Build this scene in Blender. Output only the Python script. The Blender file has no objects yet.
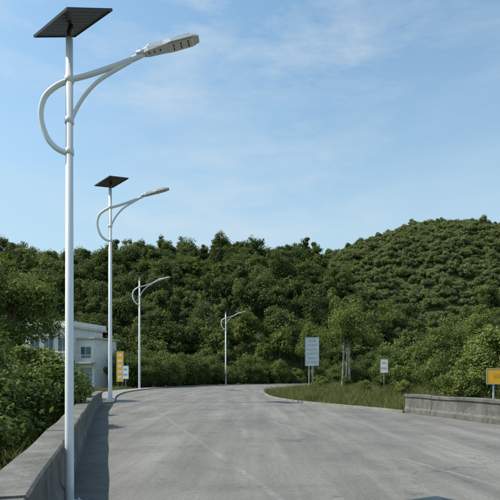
import bpy, math, random
import numpy as np
from mathutils import Vector, Matrix
rng = np.random.default_rng(7)
random.seed(7)
scene = bpy.context.scene
scene.view_settings.view_transform = 'Standard'
scene.view_settings.look = 'None'
scene.view_settings.exposure = 0

# ------------------------------------------------------------ materials
def newmat(name):
    m = bpy.data.materials.new(name); m.use_nodes = True
    nt = m.node_tree; nt.nodes.clear()
    out = nt.nodes.new('ShaderNodeOutputMaterial')
    b = nt.nodes.new('ShaderNodeBsdfPrincipled')
    nt.links.new(b.outputs[0], out.inputs[0])
    return m, nt, b, out
def noise(nt, scale, detail=6, rough=.6, vec=None, dist=0):
    n = nt.nodes.new('ShaderNodeTexNoise')
    n.inputs['Scale'].default_value = scale; n.inputs['Detail'].default_value = detail
    n.inputs['Roughness'].default_value = rough; n.inputs['Distortion'].default_value = dist
    if vec is not None: nt.links.new(vec, n.inputs['Vector'])
    return n
def ramp(nt, src, stops):
    r = nt.nodes.new('ShaderNodeValToRGB')
    els = r.color_ramp.elements
    while len(els) < len(stops): els.new(.5)
    for e, (p, c) in zip(els, stops):
        e.position = p
        e.color = (c, c, c, 1) if isinstance(c, (int, float)) else (*c, 1)
    nt.links.new(src, r.inputs[0]); return r
def mixc(nt, fac, a, b, mode='MIX'):
    m = nt.nodes.new('ShaderNodeMix'); m.data_type = 'RGBA'; m.blend_type = mode
    for v, i in ((fac, 0), (a, 6), (b, 7)):
        if isinstance(v, (int, float)): m.inputs[i].default_value = v
        elif isinstance(v, tuple): m.inputs[i].default_value = (*v, 1)
        else: nt.links.new(v, m.inputs[i])
    return m.outputs[2]
def pos(nt):
    return nt.nodes.new('ShaderNodeNewGeometry').outputs['Position']
def bump(nt, b, h, s=.3, d=.02):
    n = nt.nodes.new('ShaderNodeBump'); n.inputs['Strength'].default_value = s
    n.inputs['Distance'].default_value = d
    nt.links.new(h, n.inputs['Height']); nt.links.new(n.outputs[0], b.inputs['Normal'])
def simple(name, col, rough=.5, metal=0, var=.12, scale=6, spec=.5):
    m, nt, b, o = newmat(name)
    n = noise(nt, scale, vec=pos(nt))
    lo = tuple(c*(1-var) for c in col); hi = tuple(min(1, c*(1+var)) for c in col)
    r = ramp(nt, n.outputs[0], [(.3, lo), (.7, hi)])
    nt.links.new(r.outputs[0], b.inputs['Base Color'])
    b.inputs['Roughness'].default_value = rough; b.inputs['Metallic'].default_value = metal
    b.inputs['Specular IOR Level'].default_value = spec
    return m
def leafmat(name, dark, mid, light, hue=.12, trans=.3):
    m, nt, b, o = newmat(name)
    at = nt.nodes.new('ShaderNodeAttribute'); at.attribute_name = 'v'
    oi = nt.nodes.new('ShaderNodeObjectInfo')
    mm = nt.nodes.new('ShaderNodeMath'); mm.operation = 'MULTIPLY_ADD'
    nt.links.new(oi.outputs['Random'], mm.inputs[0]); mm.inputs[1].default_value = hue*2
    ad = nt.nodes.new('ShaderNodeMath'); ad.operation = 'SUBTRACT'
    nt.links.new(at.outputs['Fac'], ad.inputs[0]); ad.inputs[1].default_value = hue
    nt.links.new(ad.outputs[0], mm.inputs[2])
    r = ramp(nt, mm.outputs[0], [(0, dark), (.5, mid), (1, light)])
    nt.links.new(r.outputs[0], b.inputs['Base Color'])
    b.inputs['Roughness'].default_value = .6; b.inputs['Specular IOR Level'].default_value = .2
    t = nt.nodes.new('ShaderNodeBsdfTranslucent')
    g = mixc(nt, .5, r.outputs[0], (.18, .23, .03))
    nt.links.new(g, t.inputs[0])
    mx = nt.nodes.new('ShaderNodeMixShader'); mx.inputs[0].default_value = trans
    nt.links.new(b.outputs[0], mx.inputs[1]); nt.links.new(t.outputs[0], mx.inputs[2])
    nt.links.new(mx.outputs[0], o.inputs[0])
    return m

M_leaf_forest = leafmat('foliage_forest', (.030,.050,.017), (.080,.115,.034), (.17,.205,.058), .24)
M_leaf_hill = leafmat('foliage_hill_hazed', (.085,.115,.048), (.16,.20,.072), (.25,.275,.105), .2)  # hill's lighter greens, with distance haze mixed in as extra blue-grey
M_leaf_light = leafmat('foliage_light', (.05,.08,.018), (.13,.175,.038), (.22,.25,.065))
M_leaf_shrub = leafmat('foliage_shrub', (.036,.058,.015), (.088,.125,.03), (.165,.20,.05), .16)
M_grass = leafmat('grass_blades', (.07,.09,.03), (.14,.165,.05), (.29,.26,.12))
M_bark = simple('bark', (.13,.10,.075), .9, var=.35, scale=9)
M_limebark = simple('limewashed_bark', (.30,.28,.24), .9, var=.4, scale=9)
M_steel = simple('white_painted_steel', (.72,.73,.73), .35, var=.04, scale=3)
M_alu = simple('cast_aluminium', (.50,.51,.51), .4, .25, var=.08, scale=20)
M_lens = simple('lamp_glass', (.66,.66,.62), .15, var=.1, scale=40)
M_frame = simple('panel_frame', (.05,.045,.042), .4, .3)
M_grid = simple('panel_grid_lines', (.22,.19,.17), .5)
M_cell = simple('solar_cells', (.008,.008,.013), .35, var=.3, scale=30)

M_road, nt, b, o = newmat('asphalt')
p = pos(nt)
mp = nt.nodes.new('ShaderNodeMapping'); mp.inputs['Rotation'].default_value = (0,0,math.radians(-15.6)); mp.inputs['Scale'].default_value = (1,.07,1)
nt.links.new(p, mp.inputs[0])
streak = noise(nt, 1.5, 7, .65, mp.outputs[0])
patch = noise(nt, .35, 8, .7, p, .6)
fine = noise(nt, 60, 3, .7, p)
grit = noise(nt, 14, 5, .75, p)
c = ramp(nt, streak.outputs[0], [(.32,(.140,.136,.126)),(.5,(.178,.173,.160)),(.68,(.235,.228,.21))])
c2 = ramp(nt, patch.outputs[0], [(.3,.74),(.5,1.0),(.72,1.2)])
c3 = ramp(nt, fine.outputs[0], [(.3,.62),(.7,1.32)])
c4 = ramp(nt, grit.outputs[0], [(.3,.82),(.7,1.15)])
x = mixc(nt, 1, c.outputs[0], c2.outputs[0], 'MULTIPLY'); x = mixc(nt, 1, x, c3.outputs[0], 'MULTIPLY'); x = mixc(nt, 1, x, c4.outputs[0], 'MULTIPLY')
vo = nt.nodes.new('ShaderNodeTexVoronoi'); vo.feature = 'DISTANCE_TO_EDGE'; vo.inputs['Scale'].default_value = .28
wv = noise(nt, 1.2, 5, .6, p)
va = nt.nodes.new('ShaderNodeVectorMath'); va.operation='MULTIPLY_ADD'; va.inputs[1].default_value=(1.6,1.6,0)
nt.links.new(wv.outputs[1], va.inputs[0]); nt.links.new(p, va.inputs[2]); nt.links.new(va.outputs[0], vo.inputs['Vector'])
ck = ramp(nt, vo.outputs[0], [(0,.5),(.005,1)])
gate = ramp(nt, noise(nt,.12,3,.5,p).outputs[0], [(.46,0.0),(.55,.8)])
x = mixc(nt, gate.outputs[0], x, mixc(nt, 1, x, ck.outputs[0], 'MULTIPLY'))
oil = ramp(nt, noise(nt, 2.3, 4, .6, p, .5).outputs[0], [(.60,1.0),(.72,.68)])
x = mixc(nt, 1, x, oil.outputs[0], 'MULTIPLY')
nt.links.new(x, b.inputs['Base Color']); b.inputs['Roughness'].default_value = .85
b.inputs['Specular IOR Level'].default_value = .3
bump(nt, b, fine.outputs[0], .5, .012)

M_paint, nt, b, o = newmat('worn_road_paint')
b.inputs['Base Color'].default_value = (.5,.5,.47,1); b.inputs['Roughness'].default_value = .7
tr = nt.nodes.new('ShaderNodeBsdfTransparent'); mx = nt.nodes.new('ShaderNodeMixShader')
p = pos(nt)
w = ramp(nt, noise(nt, 9, 8, .75, p).outputs[0], [(.40,0.0),(.64,.6)])
w2 = ramp(nt, noise(nt, .5, 3, .6, p).outputs[0], [(.40,.1),(.62,.9)])
mu = nt.nodes.new('ShaderNodeMath'); mu.operation='MULTIPLY'
nt.links.new(w.outputs[0], mu.inputs[0]); nt.links.new(w2.outputs[0], mu.inputs[1])
nt.links.new(mu.outputs[0], mx.inputs[0]); nt.links.new(tr.outputs[0], mx.inputs[1]); nt.links.new(b.outputs[0], mx.inputs[2]); nt.links.new(mx.outputs[0], o.inputs[0])

def concrete(name, a, bb, stain=.5):
    m, nt, b, o = newmat(name); p = pos(nt)
    mp = nt.nodes.new('ShaderNodeMapping'); mp.inputs['Scale'].default_value = (1,1,.35); nt.links.new(p, mp.inputs[0])
    n1 = noise(nt, 2.2, 8, .7, mp.outputs[0], .4); n2 = noise(nt, 35, 4, .7, p)
    c = ramp(nt, n1.outputs[0], [(.32, a), (.68, bb)])
    c2 = ramp(nt, n2.outputs[0], [(.3,.75),(.7,1.2)])
    x = mixc(nt, 1, c.outputs[0], c2.outputs[0], 'MULTIPLY')
    st = ramp(nt, noise(nt, .9, 8, .75, p, 1).outputs[0], [(.46,0.0),(.62,stain)])
    x = mixc(nt, st.outputs[0], x, (.05,.05,.042))
    nt.links.new(x, b.inputs['Base Color']); b.inputs['Roughness'].default_value = .9
    bump(nt, b, n2.outputs[0], .5, .01); return m
M_conc = concrete('weathered_concrete', (.11,.107,.096), (.20,.195,.176), .75)
M_kerb = concrete('kerb_concrete', (.20,.195,.18), (.32,.31,.285), .4)
M_gutter = concrete('shade_toned_gutter', (.10,.098,.09), (.15,.147,.135), .6)  # gutter concrete toned darker, painting in some of the parapet's shade

M_ground, nt, b, o = newmat('ground_soil_grass'); p = pos(nt)
n1 = noise(nt, .6, 8, .7, p); n2 = noise(nt, 8, 5, .7, p)
c = ramp(nt, n1.outputs[0], [(.3,(.035,.05,.018)),(.5,(.06,.08,.026)),(.7,(.12,.115,.06))])
c2 = ramp(nt, n2.outputs[0], [(.3,.6),(.7,1.3)])
nt.links.new(mixc(nt,1,c.outputs[0],c2.outputs[0],'MULTIPLY'), b.inputs['Base Color']); b.inputs['Roughness'].default_value = .95
b.inputs['Specular IOR Level'].default_value = .1
bump(nt, b, n2.outputs[0], .8, .08)

# ------------------------------------------------------------ mesh helpers
def mesh_obj(name, verts, faces, mats, midx=None, vattr=None, parent=None, smooth=False, link=True):
    me = bpy.data.meshes.new(name)
    me.from_pydata([tuple(v) for v in verts], [], faces)
    for m in mats: me.materials.append(m)
    if midx is not None: me.polygons.foreach_set('material_index', np.asarray(midx, dtype=np.int32))
    if vattr is not None:
        a = me.attributes.new('v', 'FLOAT', 'FACE'); a.data.foreach_set('value', np.asarray(vattr, dtype=np.float32))
    if smooth: me.polygons.foreach_set('use_smooth', np.ones(len(faces), dtype=bool))
    me.update()
    ob = bpy.data.objects.new(name, me)
    if link: scene.collection.objects.link(ob)
    if parent: ob.parent = parent
    return ob
def empty(name, loc=(0,0,0), rz=0):
    e = bpy.data.objects.new(name, None); e.location = loc; e.rotation_euler = (0,0,rz)
    e.empty_display_size = .3
    scene.collection.objects.link(e); return e
def tube(path, radii, n=10):
    path = [Vector(q) for q in path]; vs = []; fs = []
    up = Vector((0,1,0)) if abs((path[-1]-path[0]).normalized().y) < .9 else Vector((1,0,0))
    for i, q in enumerate(path):
        d = (path[min(i+1,len(path)-1)] - path[max(i-1,0)]).normalized()
        a = d.cross(up).normalized(); bb = d.cross(a).normalized()
        for k in range(n):
            t = 2*math.pi*k/n
            vs.append(q + (a*math.cos(t)+bb*math.sin(t))*radii[i])
    for i in range(len(path)-1):
        for k in range(n):
            fs.append((i*n+k, i*n+(k+1)%n, (i+1)*n+(k+1)%n, (i+1)*n+k))
    fs.append(tuple(range(n))[::-1]); fs.append(tuple(range((len(path)-1)*n, len(path)*n)))
    return vs, fs
def catmull(pts, sub=8):
    pts = [np.array(q, float) for q in pts]; out = []
    P = [2*pts[0]-pts[1]] + pts + [2*pts[-1]-pts[-2]]
    for i in range(1, len(P)-2):
        for s in range(sub):
            t = s/sub
            out.append(.5*((2*P[i])+(-P[i-1]+P[i+1])*t+(2*P[i-1]-5*P[i]+4*P[i+1]-P[i+2])*t*t+(-P[i-1]+3*P[i]-3*P[i+1]+P[i+2])*t**3))
    out.append(pts[-1]); return np.array(out)
def box(x0,x1,y0,y1,z0,z1):
    v = [(x,y,z) for z in (z0,z1) for x,y in ((x0,y0),(x1,y0),(x1,y1),(x0,y1))]
    return v, [(0,3,2,1),(4,5,6,7),(0,1,5,4),(1,2,6,5),(2,3,7,6),(3,0,4,7)]
def boxo(name, dims, mat, parent=None, bevel=0, loc=(0,0,0), rot=(0,0,0)):
    v, f = box(*dims); ob = mesh_obj(name, v, f, [mat], parent=parent)
    ob.location = loc; ob.rotation_euler = rot
    if bevel:
        m = ob.modifiers.new('bevel','BEVEL'); m.width = bevel; m.segments = 2
    return ob
def tubeo(name, path, radii, mat, parent=None, n=14):
    v, f = tube(path, radii, n); return mesh_obj(name, v, f, [mat], parent=parent, smooth=True)

# ------------------------------------------------------------ road layout
Lp = [(8.5,-30),(4.25,-15),(-.03,0),(-4.3,15),(-6.1,21.5),(-7.8,28.8),(-9.6,36),(-11,44),(-11.4,51),(-11,58),(-9.2,66),(-6.2,75),(-2.5,83),(4,90),(14,96),(30,101),(60,108),(110,118)]
Rp = [(20.5,-30),(16.25,-15),(12,0),(7.75,15),(6.0,21),(2.9,28),(1.5,34),(1.2,40),(1.5,47),(3,54),(5,60),(7.5,67),(11,73),(16,79),(23,84),(36,90),(64,96),(112,105)]
L = catmull(Lp, 10); R = catmull(Rp, 10); N = len(L)
poly = np.vstack([L, R[::-1]])
def inside(X, Y):
    r = np.zeros(X.shape, bool); n = len(poly); j = n-1
    for i in range(n):
        xi, yi = poly[i]; xj, yj = poly[j]
        cond = ((yi > Y) != (yj > Y)) & (X < (xj-xi)*(Y-yi)/((yj-yi) if yj != yi else 1e-9)+xi)
        r ^= cond; j = i
    return r
def sm(t): t = np.clip(t,0,1); return t*t*(3-2*t)
r1x = [-400,-150,-75,-57,-39,-27,-15,3,15,21,27,35,45,60,75,150,400]
r1z = [12,28,33,30,34.5,34,33,35.5,33.5,32,28,20,14,9,7,8,10]
r2x = [-400,-80,-30,0,21,33,45,54,63,76,90,105,126,147,200,400]
r2z = [12,20,24,38,47,50.5,54,57.5,61,64,63,60,54,43,26,14]
def height(X, Y):
    X = np.asarray(X, float); Y = np.asarray(Y, float)
    y0 = 97 + 20*sm(X/40)
    y0 = np.where(X < -20, y0-8*sm((-X-20)/30), y0)
    h1 = np.interp(X, r1x, r1z)*np.clip((Y-y0)/(150-y0),0,1)**.85
    h1 = h1*(1-.6*sm((Y-155)/90))
    h2 = np.interp(X, r2x, r2z)*sm((Y-118)/92)**.9*(1-.7*sm((Y-225)/200))
    h = np.maximum(h1, h2)
    h = h + sm((Y-105)/30)*(1.2*np.sin(X*.13+Y*.07)+.9*np.sin(X*.31-Y*.19+1))*(1-.6*sm((Y-170)/30))
    ins = inside(X, Y)
    dL = np.full(X.shape, 1e9); dR = dL.copy()
    for q in L[::2]: dL = np.minimum(dL, np.hypot(X-q[0], Y-q[1]))
    for q in R[::2]: dR = np.minimum(dR, np.hypot(X-q[0], Y-q[1]))
    right = dR < dL
    near = np.where(right, .45*sm((dR-1.2)/6), -1.7*sm((dL-1.3)/3.5)*(1-sm((Y-28)/18)))
    return np.where(ins, -.06, -.06 + near + h)
def H(x, y): return float(height(np.array([x]), np.array([y]))[0])

def axis(lo, hi, step, far):
    a = list(np.arange(lo, hi+.01, step)); s = step; e = hi; f = lo; A=[];B=[]
    while e < far: s *= 1.25; e += s; A.append(e)
    s = step
    while f > -far: s *= 1.25; f -= s; B.append(f)
    return np.array(B[::-1]+a+A)
xs = axis(-45, 50, 1, 2500); ys = axis(-25, 130, 1, 2500)
ys = np.array(sorted(set(list(ys)+list(np.arange(132,260,3.)))))
XX, YY = np.meshgrid(xs, ys)
ZZ = height(XX.ravel(), YY.ravel())
nx = len(xs); ny = len(ys)
fs = [(j*nx+i, j*nx+i+1, (j+1)*nx+i+1, (j+1)*nx+i) for j in range(ny-1) for i in range(nx-1)]
mesh_obj('ground', np.column_stack([XX.ravel(), YY.ravel(), ZZ]), fs, [M_ground], smooth=True)

vs = []; fs = []
K = 9
for i in range(N):
    for k in range(K):
        t = k/(K-1); q = L[i]*(1-t)+R[i]*t
        vs.append((q[0], q[1], 0.0))
for i in range(N-1):
    for k in range(K-1):
        a = i*K+k; fs.append((a, a+1, a+K+1, a+K))
base = len(vs)
for i in range(N):
    vs.append((L[i][0],L[i][1],-.3)); vs.append((R[i][0],R[i][1],-.3))
for i in range(N-1):
    fs.append((i*K, (i+1)*K, base+2*(i+1), base+2*i))
    fs.append((i*K+K-1, base+2*i+1, base+2*(i+1)+1, (i+1)*K+K-1))
mesh_obj('road', vs, fs, [M_road])

tanL = np.gradient(L, axis=0); tanL /= np.linalg.norm(tanL, axis=1)[:,None]; nL = np.column_stack([-tanL[:,1], tanL[:,0]])
tanR = np.gradient(R, axis=0); tanR /= np.linalg.norm(tanR, axis=1)[:,None]; nR = np.column_stack([tanR[:,1], -tanR[:,0]])
def arc(P): return np.concatenate([[0], np.cumsum(np.linalg.norm(np.diff(P,axis=0),axis=1))])
import bmesh
def bm_fix(ob):
    bm = bmesh.new(); bm.from_mesh(ob.data); bmesh.ops.recalc_face_normals(bm, faces=bm.faces); bm.to_mesh(ob.data); bm.free()
def ribbon(name, P, nrm, o0, o1, z0, z1, i0, i1, mat, parent=None):
    vs=[]; fs=[]
    for i in range(i0, i1+1):
        a = P[i]+nrm[i]*o0; c = P[i]+nrm[i]*o1
        vs += [(a[0],a[1],z0),(a[0],a[1],z1),(c[0],c[1],z1),(c[0],c[1],z0)]
    n = i1-i0
    for i in range(n):
        q = i*4
        for k in range(4): fs.append((q+k, q+(k+1)%4, q+4+(k+1)%4, q+4+k))
    fs += [(0,1,2,3), (n*4+3,n*4+2,n*4+1,n*4)]
    ob = mesh_obj(name, vs, fs, [mat], parent=parent)
    bm_fix(ob); return ob
def iy(P, y): return int(np.argmin(abs(P[:,1]-y)))
def strip(P, nrm, off, w, s0, s1, z=.005, jit=0, step=.8):
    s = arc(P); vs=[]; fs=[]
    ss = np.arange(s0, s1+.01, step)
    for q in ss:
        c = np.array([np.interp(q,s,P[:,0]), np.interp(q,s,P[:,1])]); n = np.array([np.interp(q,s,nrm[:,0]), np.interp(q,s,nrm[:,1])])
        o_ = off+jit*(math.sin(q*2.3)+math.sin(q*5.1+1)+1.2*random.uniform(-1,1))
        a = c-n*o_; d = c-n*(off+w); vs += [(a[0],a[1],z),(d[0],d[1],z)]
    for i in range(len(ss)-1): fs.append((2*i,2*i+1,2*i+3,2*i+2))
    return vs, fs
mk = empty('road_markings')
def addstrip(nm, *a):
    v,f = strip(*a); mesh_obj(nm, v, f, [M_paint], parent=mk)
addstrip('lane_line', L, nL, 2.0, .10, 22, 85)
s0 = 20
while s0 < 120:
    addstrip('centre_dash', L, nL, 5.1, .11, s0, s0+4.2); s0 += 7.6
addstrip('edge_line', R, nR, .35, .10, 20, 110)
vg, fg = strip(L, nL, .04, -.54, 0, 58, .004, .004, .2)
mesh_obj('gutter', [(x,y,.004) for x,y,z in vg], fg, [M_gutter])
iL = iy(L, 27.5)
ribbon('kerb', L, nL, .0, .18, -.25, .11, iL, N-1, M_kerb)
ribbon('pavement', L, nL, .18, 1.9, -.25, .095, iL, N-1, M_kerb)
iR = iy(R[:60], 20.5)
ribbon('kerb', R, nR, .0, .16, -.25, .10, iR, N-1, M_kerb)

def parapet(P, nrm, o0, o1, h, s0, s1, seg):
    e = empty('concrete_parapet'); s = arc(P); q = s0; k = 0
    while q < s1-.5:
        a, c = q+.012, min(q+seg, s1)-.012
        vs=[]; fs=[]; ns = max(2,int((c-a)/.7))
        for t in np.linspace(a, c, ns+1):
            ctr = np.array([np.interp(t,s,P[:,0]), np.interp(t,s,P[:,1])]); n = np.array([np.interp(t,s,nrm[:,0]), np.interp(t,s,nrm[:,1])]); n/=np.linalg.norm(n)
            hh = h + .014*math.sin(t*1.7+k)
            prof = [(o0-.05,-.3),(o0-.05,.16),(o0,.24),(o0+.015,hh-.14),(o0-.03,hh-.11),(o0-.03,hh-.02),(o0-.01,hh),(o1+.01,hh),(o1+.03,hh-.02),(o1+.03,hh-.11),(o1-.01,hh-.14),(o1,-1.2)]
            for o, z in prof:
                w = ctr+n*o; vs.append((w[0],w[1],z))
        m = len(prof)
        for i in range(ns):
            for j in range(m): fs.append((i*m+j, i*m+(j+1)%m, (i+1)*m+(j+1)%m, (i+1)*m+j))
        fs += [tuple(range(m)), tuple(range(ns*m, ns*m+m))[::-1]]
        ob = mesh_obj('segment_%d'%k, vs, fs, [M_conc], parent=e); bm_fix(ob)
        q += seg; k += 1
    return e
sL = arc(L); sR = arc(R)
parapet(L, nL, .50, .80, .72, sL[iy(L,-12)], sL[iy(L,26)], 4.0)
parapet(R, nR, .12, .42, .76, sR[iy(R[:60],-12)], sR[iy(R[:60],20.3)], 4.0)

# ------------------------------------------------------------ solar street lamps
def lamp(x, y, z, S, name='solar_street_lamp', yaw=0, tilt=1.0):
    e = empty(name, (x,y,z), yaw); u = .0118*S
    g = lambda dx, py: (dx*u, 0, (503-py)*u)
    topz = (503-40)
    tubeo('pole', [(0,0,0),(0,0,.25*S),(0,0,topz*u)], [4.6*u,4.4*u,3.4*u], M_steel, e, 20)
    boxo('base_plate', (-.11*S,.11*S,-.11*S,.11*S,0.002,.018*S), M_steel, e, .004)
    for k in range(4):
        a = math.pi/4+math.pi/2*k; cx, cy = .115*S*math.cos(a), .115*S*math.sin(a)
        tubeo('anchor_bolt_%d'%k, [(cx,cy,.01),(cx,cy,.045*S)], [.012*S]*2, M_alu, e, 6)
    pts = catmull([(-1,155),(-13,149),(-23,137),(-28.5,117),(-25,99),(-14,88),(0,81.5),(20,76),(45,67.5),(64,60),(78,53)], 6)
    tubeo('swan_arm', [g(*q) for q in pts], [2.7*u]*len(pts), M_steel, e)
    pts = catmull([(1,124),(6,112),(15,97),(28,83),(44,72.5),(62,62)], 6)
    tubeo('brace_arm', [g(*q) for q in pts], [1.9*u]*len(pts), M_steel, e)
    for py in (153, 81, 122):
        c = g(0, py); tubeo('clamp_%d'%py, [(0,0,c[2]-3*u),(0,0,c[2]+3*u)], [4.4*u]*2, M_steel, e)
    h = empty('luminaire'); h.parent = e; h.location = g(73,54.5); h.rotation_euler = (0, math.radians(-15), 0)
    tubeo('spigot', [(-6*u,0,0),(4*u,0,0)], [3.4*u]*2, M_alu, h)
    def hull(name, secs, mat):
        vs=[];fs=[]
        for (xx,w,z0,z1) in secs:
            vs += [(xx*u,-w*u,z0*u),(xx*u,w*u,z0*u),(xx*u,w*.86*u,z1*u),(xx*u,-w*.86*u,z1*u)]
        n=len(secs)
        for i in range(n-1):
            for j in range(4): fs.append((i*4+j,i*4+(j+1)%4,i*4+4+(j+1)%4,i*4+4+j))
        fs += [(0,1,2,3),((n-1)*4+3,(n-1)*4+2,(n-1)*4+1,(n-1)*4)]
        ob = mesh_obj(name, vs, fs, [mat], parent=h); bm_fix(ob)
        m = ob.modifiers.new('b','BEVEL'); m.width=.4*u; m.segments=2; return ob
    hull('housing', [(1,3.2,-2.6,2.6),(6,5,-2.4,3.2),(22,6.8,-1.9,2.8),(30,8.4,-1.7,2.4),(51,8,-1.5,1.8),(58,5,-1.0,.9)], M_alu)
    hull('driver_cover', [(5,3.5,2.0,3.4),(8,4.2,2.0,5.4),(21,4.6,2.0,5.2),(24,4.2,1.8,2.9)], M_alu)
    hull('led_window', [(27,6.6,-2.3,-1.7),(52,6.0,-2.1,-1.4)], M_lens)
    for k in range(6):
        boxo('cooling_fin_%d'%k, (28*u,50*u,(-5.5+k*2.2-.3)*u,(-5.5+k*2.2+.3)*u,1.8*u,3.4*u), M_alu, h)
    for r_ in range(2):
        for k in range(9):
            boxo('led_%d_%d'%(r_,k), ((28.6+k*2.5)*u,(30.0+k*2.5)*u,(-4.6+r_*5.2)*u,(-.6+r_*5.2)*u,-2.6*u,-2.2*u), M_frame if k%3==1 else M_alu, h)
    for k in (6.5,12,18): tubeo('bolt_%d'%int(k), [(k*u,-1.5*u,-3.4*u),(k*u,-1.5*u,-2.0*u)], [.7*u]*2, M_frame, h, 8)
    U = Vector((.402,.30,.207*tilt)); V = Vector((.718,-.80,-.232*tilt))
    a = U.normalized(); b2 = (V-a*V.dot(a)).normalized()
    ul = U.length*S; vl = V.length*S*.97
    pn = empty('solar_panel'); pn.parent = e
    mat = Matrix((a,b2,a.cross(b2))).transposed().to_4x4()
    mat.translation = Vector(g(2,25)); pn.matrix_local = mat
    t=.014*S
    boxo('cell_sheet', (-ul/2+t,ul/2-t,-vl/2+t,vl/2-t,-.004*S,.004*S), M_cell, pn)
    w = t
    fr = [(-ul/2,ul/2,-vl/2,-vl/2+w),(-ul/2,ul/2,vl/2-w,vl/2),(-ul/2,-ul/2+w,-vl/2+w,vl/2-w),(ul/2-w,ul/2,-vl/2+w,vl/2-w)]
    for k,q in enumerate(fr): boxo('frame_rail_%d'%k, (*q,-.012*S,.012*S), M_frame, pn)
    for k in range(1,9):
        yy = -vl/2+vl*k/9; boxo('grid_line_%d'%k, (-ul/2+w,ul/2-w,yy-.003*S,yy+.003*S,-.006*S,.006*S), M_grid, pn)
    for k in range(1,4):
        xx = -ul/2+ul*k/4; boxo('grid_cross_%d'%k, (xx-.003*S,xx+.003*S,-vl/2+w,vl/2-w,-.0052*S,.0052*S), M_grid, pn)
    tubeo('panel_bracket', [g(0,44), g(0,33), g(2,26.2)], [3*u,2.6*u,2.2*u], M_frame, e)
    return e
lamp(-2.124, 5.88, 0.004, 1.0)
lamp(-8.05, 28.8, .0955, 2.23, tilt=.3)
lamp(-11.85, 53.6, .0955, 2.2, tilt=.3)
lamp(-4.1, 84.3, .0955, 2.25, tilt=.3)

# ------------------------------------------------------------ vegetation
def leafcloud(blobs, per, size, zs=.8):
    cs=[];ds=[];vv=[]
    for (cx,cy,cz,r,v) in blobs:
        n = int(per)
        d = rng.normal(size=(n,3)); d /= np.linalg.norm(d,axis=1)[:,None]
        rad = r*rng.random(n)**.42*(1+.3*rng.normal(size=n)*.5)
        c = d*rad[:,None]; c[:,2] *= zs
        cs.append(c+np.array([cx,cy,cz])); ds.append(d)
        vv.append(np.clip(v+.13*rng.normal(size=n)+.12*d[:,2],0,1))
    c = np.vstack(cs); d = np.vstack(ds); v = np.concatenate(vv); n=len(c)
    nr = d*.7+rng.normal(size=(n,3))*.5+np.array([0,0,.45]); nr /= np.linalg.norm(nr,axis=1)[:,None]
    t = np.cross(nr, rng.normal(size=(n,3))); t /= np.linalg.norm(t,axis=1)[:,None]
    bt = np.cross(nr,t); s_ = size*(.6+.8*rng.random(n))[:,None]
    q = np.empty((n,4,3)); q[:,0]=c-t*s_; q[:,1]=c+bt*s_*.55-nr*s_*.12; q[:,2]=c+t*s_; q[:,3]=c-bt*s_*.55-nr*s_*.12
    return q.reshape(-1,3), v
def plantmesh(name, kind, height_, cr, nb, per, size, leafm, barkm=M_bark, crown_base=.35, stems=1, zs=.8, tr_k=1.0, spread=.18, peak=0.0):
    verts=[];faces=[];mi=[];va=[]
    blobs=[]
    cb = height_*crown_base; ch=(height_-cb)/2; cz=cb+ch
    lob = rng.random(4)*6.28
    def addtube(pth, rad, n):
        v,f=tube(pth,rad,n); o_=len(verts); verts.extend([tuple(q) for q in v]); faces.extend([tuple(o_+i for i in q) for q in f]); mi.extend([0]*len(f)); va.extend([0]*len(f))
    for k in range(nb):
        d = rng.normal(size=3); d/=np.linalg.norm(d)
        if kind=='tree' and d[2]<-.5: d[2]*=-.6
        ang = math.atan2(d[1],d[0]); wob = 1+.22*math.sin(2*ang+lob[0])+.16*math.sin(3*ang+lob[1])
        wob *= 1-peak*max(-.3,d[2])
        rr = (.4+.58*rng.random())
        br = cr*(.22+.22*rng.random())
        px_,py_,pz_ = d[0]*cr*rr*wob*.82, d[1]*cr*rr*wob*.82, cz+d[2]*ch*rr*.95
        if kind=='shrub': pz_ = max(.25*br, pz_)
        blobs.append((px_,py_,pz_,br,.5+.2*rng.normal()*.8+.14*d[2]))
    tops=[]
    for sidx in range(stems):
        ox,oy = (rng.normal(size=2)*spread*(stems>1))
        tr = (height_*.017+.02)*tr_k
        lean = rng.normal(size=2)*.035*height_
        if kind=='tree':
            pth=[(ox,oy,-.4),(ox+lean[0]*.3,oy+lean[1]*.3,cb*.6),(ox+lean[0]*.7,oy+lean[1]*.7,cz*.9),(ox+lean[0],oy+lean[1],height_*.85)]
            addtube(pth,[tr*1.25,tr,tr*.65,tr*.2],8); tops.append((ox+lean[0]*.5,oy+lean[1]*.5))
    lim = blobs[:max(5,nb//3)]
    for li,(bx,by,bz,br,v_) in enumerate(lim):
        if kind=='tree':
            tx,ty=tops[li%len(tops)]
            z0 = max(cb*.9, bz-.55*math.hypot(bx-tx,by-ty)-height_*.12); r0=(height_*.005+.008)*tr_k
        else: tx=ty=0; z0=-.1; r0=height_*.006+.005
        md=(tx+(bx-tx)*.5,ty+(by-ty)*.5,z0+(bz-z0)*.35)
        addtube([(tx,ty,z0),md,(bx,by,bz)],[r0,r0*.7,r0*.3],5)
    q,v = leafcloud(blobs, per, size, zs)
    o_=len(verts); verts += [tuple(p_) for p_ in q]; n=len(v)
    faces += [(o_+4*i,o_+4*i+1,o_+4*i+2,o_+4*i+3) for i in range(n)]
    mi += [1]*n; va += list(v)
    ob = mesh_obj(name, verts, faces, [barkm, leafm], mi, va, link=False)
    return ob.data
def put(name, me, x, y, s=1.0, parent=None, z=None, sz=None):
    ob = bpy.data.objects.new(name, me); scene.collection.objects.link(ob)
    ob.location = (x,y,H(x,y) if z is None else z); ob.rotation_euler=(0,0,random.random()*6.28)
    ob.scale=(s,s,s*(sz or 1)); 
    if parent: ob.parent=parent
    return ob
F = [plantmesh('forest_tree_mesh','tree',10.5,3.4,34,110,.23,M_leaf_forest,crown_base=.06,tr_k=.6) for _ in range(4)]
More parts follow.
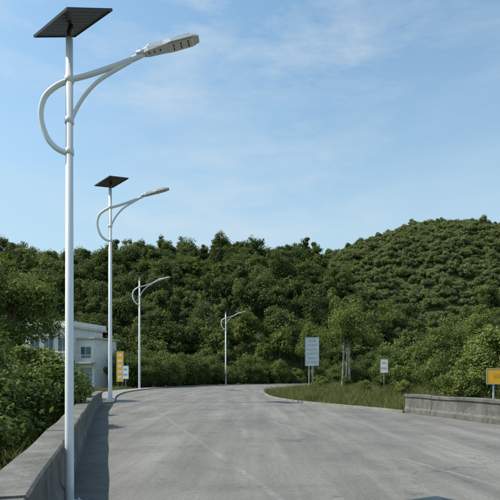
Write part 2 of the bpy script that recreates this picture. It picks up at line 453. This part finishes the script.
F += [plantmesh('forest_tree_mesh','tree',11,2.4,34,95,.22,M_leaf_forest,crown_base=.06,tr_k=.6,peak=.5) for _ in range(2)]
F += [plantmesh('forest_tree_mesh','tree',9.5,4.4,46,95,.23,M_leaf_forest,crown_base=.06,tr_k=.6) for _ in range(2)]
FL = [plantmesh('forest_tree_mesh','tree',9.5,3.2,34,110,.23,M_leaf_light,crown_base=.08,tr_k=.6),
      plantmesh('forest_tree_mesh','tree',10,2.2,30,100,.22,M_leaf_light,crown_base=.08,tr_k=.6,peak=.5)]
HT= [plantmesh('hill_tree_mesh','tree',5.0,2.4,28,100,.20,M_leaf_hill,crown_base=.02,tr_k=.5) for _ in range(4)]
HT+=[plantmesh('hill_tree_mesh','tree',5.8,1.8,22,100,.19,M_leaf_hill,crown_base=.02,tr_k=.5,peak=.5)]
HB= [plantmesh('hill_brush_mesh','shrub',2.0,2.5,24,105,.18,M_leaf_hill,crown_base=.0) for _ in range(3)]
forest = empty('forest')
pts=[]
for X0 in np.arange(-125,150,3.9):
    for Y0 in np.arange(93,168,4.3):
        pts.append((X0+random.uniform(-2.1,2.1),Y0+random.uniform(-2.2,2.2)))
A = np.array(pts); hh = height(A[:,0],A[:,1]); ins = inside(A[:,0],A[:,1])
dd = np.full(len(A),1e9)
for q in np.vstack([L[::2],R[::2]]): dd=np.minimum(dd,np.hypot(A[:,0]-q[0],A[:,1]-q[1]))
cnt=0
for (x,y),z,i_,d_ in zip(A,hh,ins,dd):
    if i_ or d_<5: continue
    if abs(x)/max(y,1)>.72: continue
    if x>28 and y>143+7*math.sin(x*.2): continue
    s_=random.choice((random.uniform(.5,.85),random.uniform(.8,1.1)))
    patchy = .5+.5*math.sin(x*.09+1.7*math.sin(y*.05))*math.sin(y*.11+x*.04)
    m_ = random.choice(FL) if random.random()<.06+.25*patchy**2 else random.choice(F)
    put('forest_tree',m_,x,y,s_,forest,z=z-.6,sz=random.uniform(.85,1.15)); cnt+=1
hill = empty('hillside_trees')
pts=[]
for X0 in np.arange(-40,190,3.4):
    for Y0 in np.arange(139,224,3.7):
        pts.append((X0+random.uniform(-1.8,1.8),Y0+random.uniform(-1.9,1.9)))
A=np.array(pts); hh=height(A[:,0],A[:,1])
for (x,y),z in zip(A,hh):
    if x/y>.60 or (x<30 and y<172): continue
    s_=random.uniform(.4,.85)
    if random.random()<.07: s_*=1.35
    put('hillside_tree',random.choice(HT),x,y,s_,hill,z=z-.4); cnt+=1
pts=[]
for X0 in np.arange(24,140,3.0):
    for Y0 in np.arange(139,220,3.1):
        pts.append((X0+random.uniform(-1.3,1.3),Y0+random.uniform(-1.3,1.3)))
A=np.array(pts); hh=height(A[:,0],A[:,1])
for (x,y),z in zip(A,hh):
    if x/y>.58: continue
    put('hillside_bush',random.choice(HB),x,y,random.uniform(.7,1.3),hill,z=z-.2); cnt+=1
print('trees',cnt)

SH = [plantmesh('shrub_mesh','shrub',2.6,1.5,28,330,.06,M_leaf_shrub,crown_base=.0) for _ in range(3)]
SL = [plantmesh('light_shrub_mesh','shrub',2.8,1.5,26,290,.07,M_leaf_light,crown_base=.0) for _ in range(3)]
ug = empty('undergrowth')
for i in range(iy(L,44), N-8, 1):
    for off in (3.3, 5.5):
        q = L[i]+nL[i]*(off+random.uniform(-.9,1.3)); 
        if q[0]>-30 and q[0] < -11.5 and q[1]<62: continue
        if random.random()<.15: continue
        put('undergrowth_bush',random.choice(SH+SL[:1]),q[0],q[1],random.uniform(.4,1.9),ug)
for (x,y,s_) in [(-5.6,10.2,1.0),(-6.5,12.4,1.2),(-6.1,14.6,1.0),(-8.2,15.8,1.3),(-7.6,18.5,1.05),(-9.6,19.8,1.2),(-8.9,22.2,.9),(-11,23.5,1.0),(-9.8,25.6,.75),(-11.8,27.6,.8),(-13.8,26,1.1),(-11,30.5,.6),(-12.8,33,.6),(-14.8,33,.75),(-13.8,37.5,.55),(-16.5,38,.7),(-4.9,7.8,.85),(-18,33,1.0),(-20,40,.8),(-16,44,.55),(-18.5,47,.55),(-22,47,.6),(-4.3,5.2,.7)]:
    put('shrub',random.choice(SH+[SL[0]]),x,y,s_)
for (x,y,s_,k) in [(9.4,22.5,.7,1),(11.3,25,1.05,1),(12.8,22.5,1.0,1),(13.5,27,1.35,1),(10.8,29,.9,0),(15,24,1.3,0),(12.6,33,1.4,0),(16,31,1.7,1),(10.8,36.5,.8,1),(13.8,38,1.5,0),(17.5,37,1.8,1),(20,34,1.9,0),(11.5,44,1.0,0),(15,46,1.6,1),(20,44,2.0,0),(10.6,52,1.0,0),(13.5,56,1.4,0),(18,54,1.9,1),(9.8,58,.8,0),(12.5,63,1.2,0),(17,65,1.8,0),(23,58,2.2,0),(10.8,19.5,.8,0),(12.2,18,.9,1),(5.6,41,.3,0),(6.8,46,.45,1),(24,50,2.2,1),(22,70,2,0),(7.4,51,.6,1),(8.6,44.5,.4,0),(9.2,40,.35,1),(5.2,37,.22,1),(7.6,33,.3,0),(8.9,29,.4,1)]:
    put('shrub',random.choice(SL if k else SH),x,y,s_)
T_left = plantmesh('broadleaf_tree_mesh','tree',10.5,3.0,54,250,.10,M_leaf_light,crown_base=.3,tr_k=.8)
put('broadleaf_tree',T_left,-14.3,29.5,1.0,sz=1.02)
T_l2 = plantmesh('broadleaf_tree_mesh','tree',9,2.4,30,280,.11,M_leaf_shrub,crown_base=.2,tr_k=.8)
put('broadleaf_tree',T_l2,-17.6,33,1.0)
T_r = plantmesh('young_tree_mesh','tree',8.4,2.8,64,170,.085,M_leaf_light,M_limebark,crown_base=.26,stems=3,tr_k=.6,spread=.22,peak=.25)
T_r2 = plantmesh('young_tree_mesh','tree',7.6,1.9,40,170,.085,M_leaf_light,M_limebark,crown_base=.30,stems=2,tr_k=.5,spread=.2,peak=.3)
put('young_tree',T_r,9.0,46.8); put('young_tree',T_r2,6.4,51.5,.95)
put('young_tree',T_r2,18.6,41,.95); put('young_tree',T_r,13.8,34,.62); put('young_tree',T_r2,17.5,38,.8)

def grass(name, pts, hmin, hmax, w=.012):
    n=len(pts); z=height(pts[:,0],pts[:,1])
    tuft=(.55+.55*np.sin(pts[:,0]*1.9+1.3*np.sin(pts[:,1]*1.1))*np.sin(pts[:,1]*1.6+pts[:,0]*.5)).clip(.25,1.2)
    h=rng.uniform(hmin,hmax,n)*(.5+.7*rng.random(n))*tuft*1.3
    a=rng.random(n)*6.28; lean=rng.normal(size=(n,2))*.45*h[:,None]
    dx=np.cos(a)*w;dy=np.sin(a)*w
    q=np.empty((n,3,3)); q[:,0]=np.column_stack([pts[:,0]-dx,pts[:,1]-dy,z-.02]); q[:,1]=np.column_stack([pts[:,0]+dx,pts[:,1]+dy,z-.02])
    q[:,2]=np.column_stack([pts[:,0]+lean[:,0],pts[:,1]+lean[:,1],z+h])
    v=np.clip(.42+.2*rng.normal(size=n)+.25*np.sin(pts[:,0]*1.3)*np.sin(pts[:,1]*.9),0,1)
    mesh_obj(name,q.reshape(-1,3),[(3*i,3*i+1,3*i+2) for i in range(n)],[M_grass],None,v)
def scatter(P,nrm,i0,i1,o0,o1,n):
    idx=rng.uniform(i0,i1,n); o_=rng.uniform(0,1,n)**1.3*(o1-o0)+o0
    x=np.interp(idx,np.arange(N),P[:,0])+np.interp(idx,np.arange(N),nrm[:,0])*o_
    y=np.interp(idx,np.arange(N),P[:,1])+np.interp(idx,np.arange(N),nrm[:,1])*o_
    cl = np.sin(x*2.1+y)*np.sin(y*1.7-x*.6)+rng.normal(size=n)*.6
    k = cl>-.5; return np.column_stack([x[k],y[k]])
grass('roadside_grass', scatter(R,nR,iR,iy(R,66),.2,7.5,120000),.15,.6,.02)
grass('bank_grass', np.vstack([scatter(L,nL,iy(L,3),iL,.85,4,30000),scatter(L,nL,iL,iy(L,58),1.95,5,25000)]),.15,.5,.02)

# ------------------------------------------------------------ house
M_wall = concrete('whitewashed_render',(.66,.65,.60),(.80,.79,.74),.15)
M_roof = concrete('roof_slab',(.45,.45,.42),(.58,.57,.54),.25)
M_glass = simple('window_glass',(.05,.09,.11),.1,var=.3,scale=1)
M_alw = simple('window_frame',(.6,.62,.62),.4)
M_tile = simple('blue_band_tiles',(.22,.34,.40),.5)
M_door = simple('roller_door',(.25,.30,.33),.5)
hs = empty('white_house',(-24.1,61,-.1),math.radians(-19)); hs.scale=(.80,.9,.97)
def hb(n,d,m): return boxo(n,d,m,hs)
Hh=7.6
hb('walls',(-5.2,3.4,0,7,0,Hh),M_wall)
hb('annex_walls',(3.402,6.4,1.4,6.5,0,6.3),M_wall)
hb('roof_slab',(-5.7,3.9,-.6,7.5,Hh,Hh+.28),M_roof)
hb('roof_parapet_front',(-5.6,3.8,-.5,-.35,Hh+.282,Hh+.85),M_wall)
hb('roof_parapet_left',(-5.6,-5.45,-.348,7.4,Hh+.282,Hh+.85),M_wall)
hb('roof_parapet_right',(3.65,3.8,-.348,7.4,Hh+.282,Hh+.85),M_wall)
hb('annex_roof',(3.41,6.8,1.0,6.9,6.3,6.5),M_roof)
hb('stair_house',(-3.5,-.8,3,6,Hh+.29,Hh+1.3),M_wall)
hb('floor_band',(-5.25,3.45,-.06,0.001,3.7,3.95),M_tile)
for fl in (1.0,4.7):
    for k,wx in enumerate((-4.2,-1.5,1.1)):
        nm='window_%d_%d'%(int(fl),k)
        hb(nm+'_glass',(wx,wx+1.7,-.012,.01,fl,fl+1.7),M_glass)
        for j,(a,c,d,e_) in enumerate([(wx-.08,wx+1.78,fl-.08,fl),(wx-.08,wx+1.78,fl+1.7,fl+1.78),(wx-.08,wx,fl,fl+1.7),(wx+1.7,wx+1.78,fl,fl+1.7),(wx+.82,wx+.88,fl,fl+1.7)]):
            hb(nm+'_frame_%d'%j,(a,c,-.05,.0,d,e_),M_alw)
        hb(nm+'_sill',(wx-.2,wx+1.9,-.22,-.052,fl-.2,fl-.085),M_roof)
        hb(nm+'_hood',(wx-.2,wx+1.9,-.45,-.001,fl+1.95,fl+2.03),M_roof)
hb('annex_window_glass',(4,5.8,1.385,1.41,3.9,5.3),M_glass)
hb('annex_window_mullion',(4.87,4.93,1.36,1.384,3.9,5.3),M_alw)
hb('balcony_slab',(3.41,6.7,.3,1.398,3.2,3.35),M_roof)
for k in range(12): hb('baluster_%d'%k,(3.5+k*.28,3.54+k*.28,.34,.38,3.35,4.2),M_alw)
hb('balcony_rail',(3.45,6.65,.32,.40,4.2,4.26),M_alw)
hb('roller_door',(3.9,6.0,1.38,1.402,0,2.7),M_door)

# ------------------------------------------------------------ signs
M_sign_g = simple('sign_face_grey_blue',(.36,.42,.45),.5,var=.2,scale=4)
M_white = simple('sign_face_white',(.74,.75,.74),.5,var=.06)
M_yel = simple('sign_face_yellow',(.82,.42,.015),.5,var=.08)
M_post = simple('galvanised_post',(.42,.44,.45),.45,.5)
M_txt = simple('sign_lettering',(.12,.16,.22),.6)
def sign(name,x,y,zb,zt,w,face,rz=0,posts=(0,),rows=5,lm=None,post_r=.035):
    e=empty(name,(x,y,H(x,y)),rz); g0=H(x,y); zb-=g0; zt-=g0
    for k,px_ in enumerate(posts): tubeo('post_%d'%k,[(px_,0.03+post_r,-.3),(px_,0.03+post_r,zt-.1)],[post_r]*2,M_post,e,10)
    boxo('board',(-w/2,w/2,-.02,.02,zb,zt),face,e,.006)
    t=.025
    for k,d in enumerate([(-w/2-t,w/2+t,-.03,.03,zt+.001,zt+t),(-w/2-t,w/2+t,-.03,.03,zb-t,zb-.001),(-w/2-t,-w/2-.001,-.03,.03,zb,zt),(w/2+.001,w/2+t,-.03,.03,zb,zt)]):
        boxo('frame_%d'%k,d,M_post,e)
    for k in range(rows):
        hgt=(zt-zb)/(rows*2+1); z=zt-hgt*(2*k+1); ww=w*(.38 if k%2 else .3)
        q=-ww
        while q<ww-.02:
            l=min(random.uniform(.05,.16)*w,ww-q); boxo('lettering',(q,q+l,-.024,-.0205,z-hgt*.8,z),lm or M_txt,e); q+=l+.03*w
    return e
sign('notice_board',4.43,35.7,2.25,4.25,.95,M_sign_g,-.25,rows=6,lm=simple('faint_lettering',(.28,.33,.36),.6))
sign('white_road_sign',9.57,35.7,1.75,2.7,.5,M_white,-.25,rows=2,lm=simple('faint_red',(.5,.4,.4),.6))
sign('yellow_road_sign',9.05,18,1.22,1.76,.95,M_yel,-.25,rows=1,posts=(-.25,.25),lm=simple('faint_brown',(.62,.30,.02),.6))
sign('yellow_banner_sign',-14.3,55,.9,4.2,.8,M_yel,-.25,rows=5,posts=(-.3,.3),lm=M_white)
sign('white_road_sign',-13.45,54,1.2,2.6,.7,M_white,-.25,rows=2,lm=simple('faint_blue',(.25,.35,.5),.6))

# ------------------------------------------------------------ light
az=math.radians(272); el=math.radians(52)
world=bpy.data.worlds.new("World"); scene.world=world; world.use_nodes=True
nt=world.node_tree; nt.nodes.clear()
wo=nt.nodes.new('ShaderNodeOutputWorld'); bg=nt.nodes.new('ShaderNodeBackground'); bg.inputs[1].default_value=.15
sky=nt.nodes.new('ShaderNodeTexSky'); sky.sky_type='NISHITA'; sky.sun_disc=False; sky.sun_elevation=el; sky.sun_rotation=az
sky.air_density=1.0; sky.dust_density=1.0; sky.ozone_density=1.5
tc=nt.nodes.new('ShaderNodeTexCoord'); mp=nt.nodes.new('ShaderNodeMapping'); mp.inputs['Scale'].default_value=(1.3,1.3,4.5); mp.inputs['Rotation'].default_value=(0,math.radians(10),0); mp.inputs['Location'].default_value=(2.3,0,.4)
nt.links.new(tc.outputs['Generated'],mp.inputs[0])
n1=noise(nt,2.9,11,.66,mp.outputs[0],.25); n2=noise(nt,1.3,3,.5,mp.outputs[0])
r1=ramp(nt,n1.outputs[0],[(.44,0.0),(.75,.65)]); r2=ramp(nt,n2.outputs[0],[(.38,.2),(.62,1.0)])
cm=nt.nodes.new('ShaderNodeMath'); cm.operation='MULTIPLY'; nt.links.new(r1.outputs[0],cm.inputs[0]); nt.links.new(r2.outputs[0],cm.inputs[1])
hz=mixc(nt,1,sky.outputs[0],(1.22,1.48,1.38),'MULTIPLY')
sx=nt.nodes.new('ShaderNodeSeparateXYZ'); nt.links.new(tc.outputs['Generated'],sx.inputs[0])
rh=ramp(nt,sx.outputs[2],[(.10,.85),(.27,.62),(.42,.28),(.62,.05)])
hz=mixc(nt,rh.outputs[0],hz,(3.5,4.6,5.25))
x=mixc(nt,cm.outputs[0],hz,(4.7,5.25,5.55))
nt.links.new(x,bg.inputs[0]); nt.links.new(bg.outputs[0],wo.inputs[0])
sd=bpy.data.lights.new('sun','SUN'); sd.energy=5.0; sd.angle=math.radians(.5); sd.color=(1,.92,.79)
so=bpy.data.objects.new('sun',sd); scene.collection.objects.link(so)
d=Vector((math.sin(az)*math.cos(el),math.cos(az)*math.cos(el),math.sin(el)))
so.rotation_euler=d.to_track_quat('Z','Y').to_euler()

cd=bpy.data.cameras.new('camera'); cam=bpy.data.objects.new('camera',cd); scene.collection.objects.link(cam)
cd.sensor_width=36; cd.lens=36; cd.shift_y=.252; cd.clip_end=6000
cam.location=(0,0,1.5); cam.rotation_euler=(math.radians(90),0,0)
scene.camera=cam
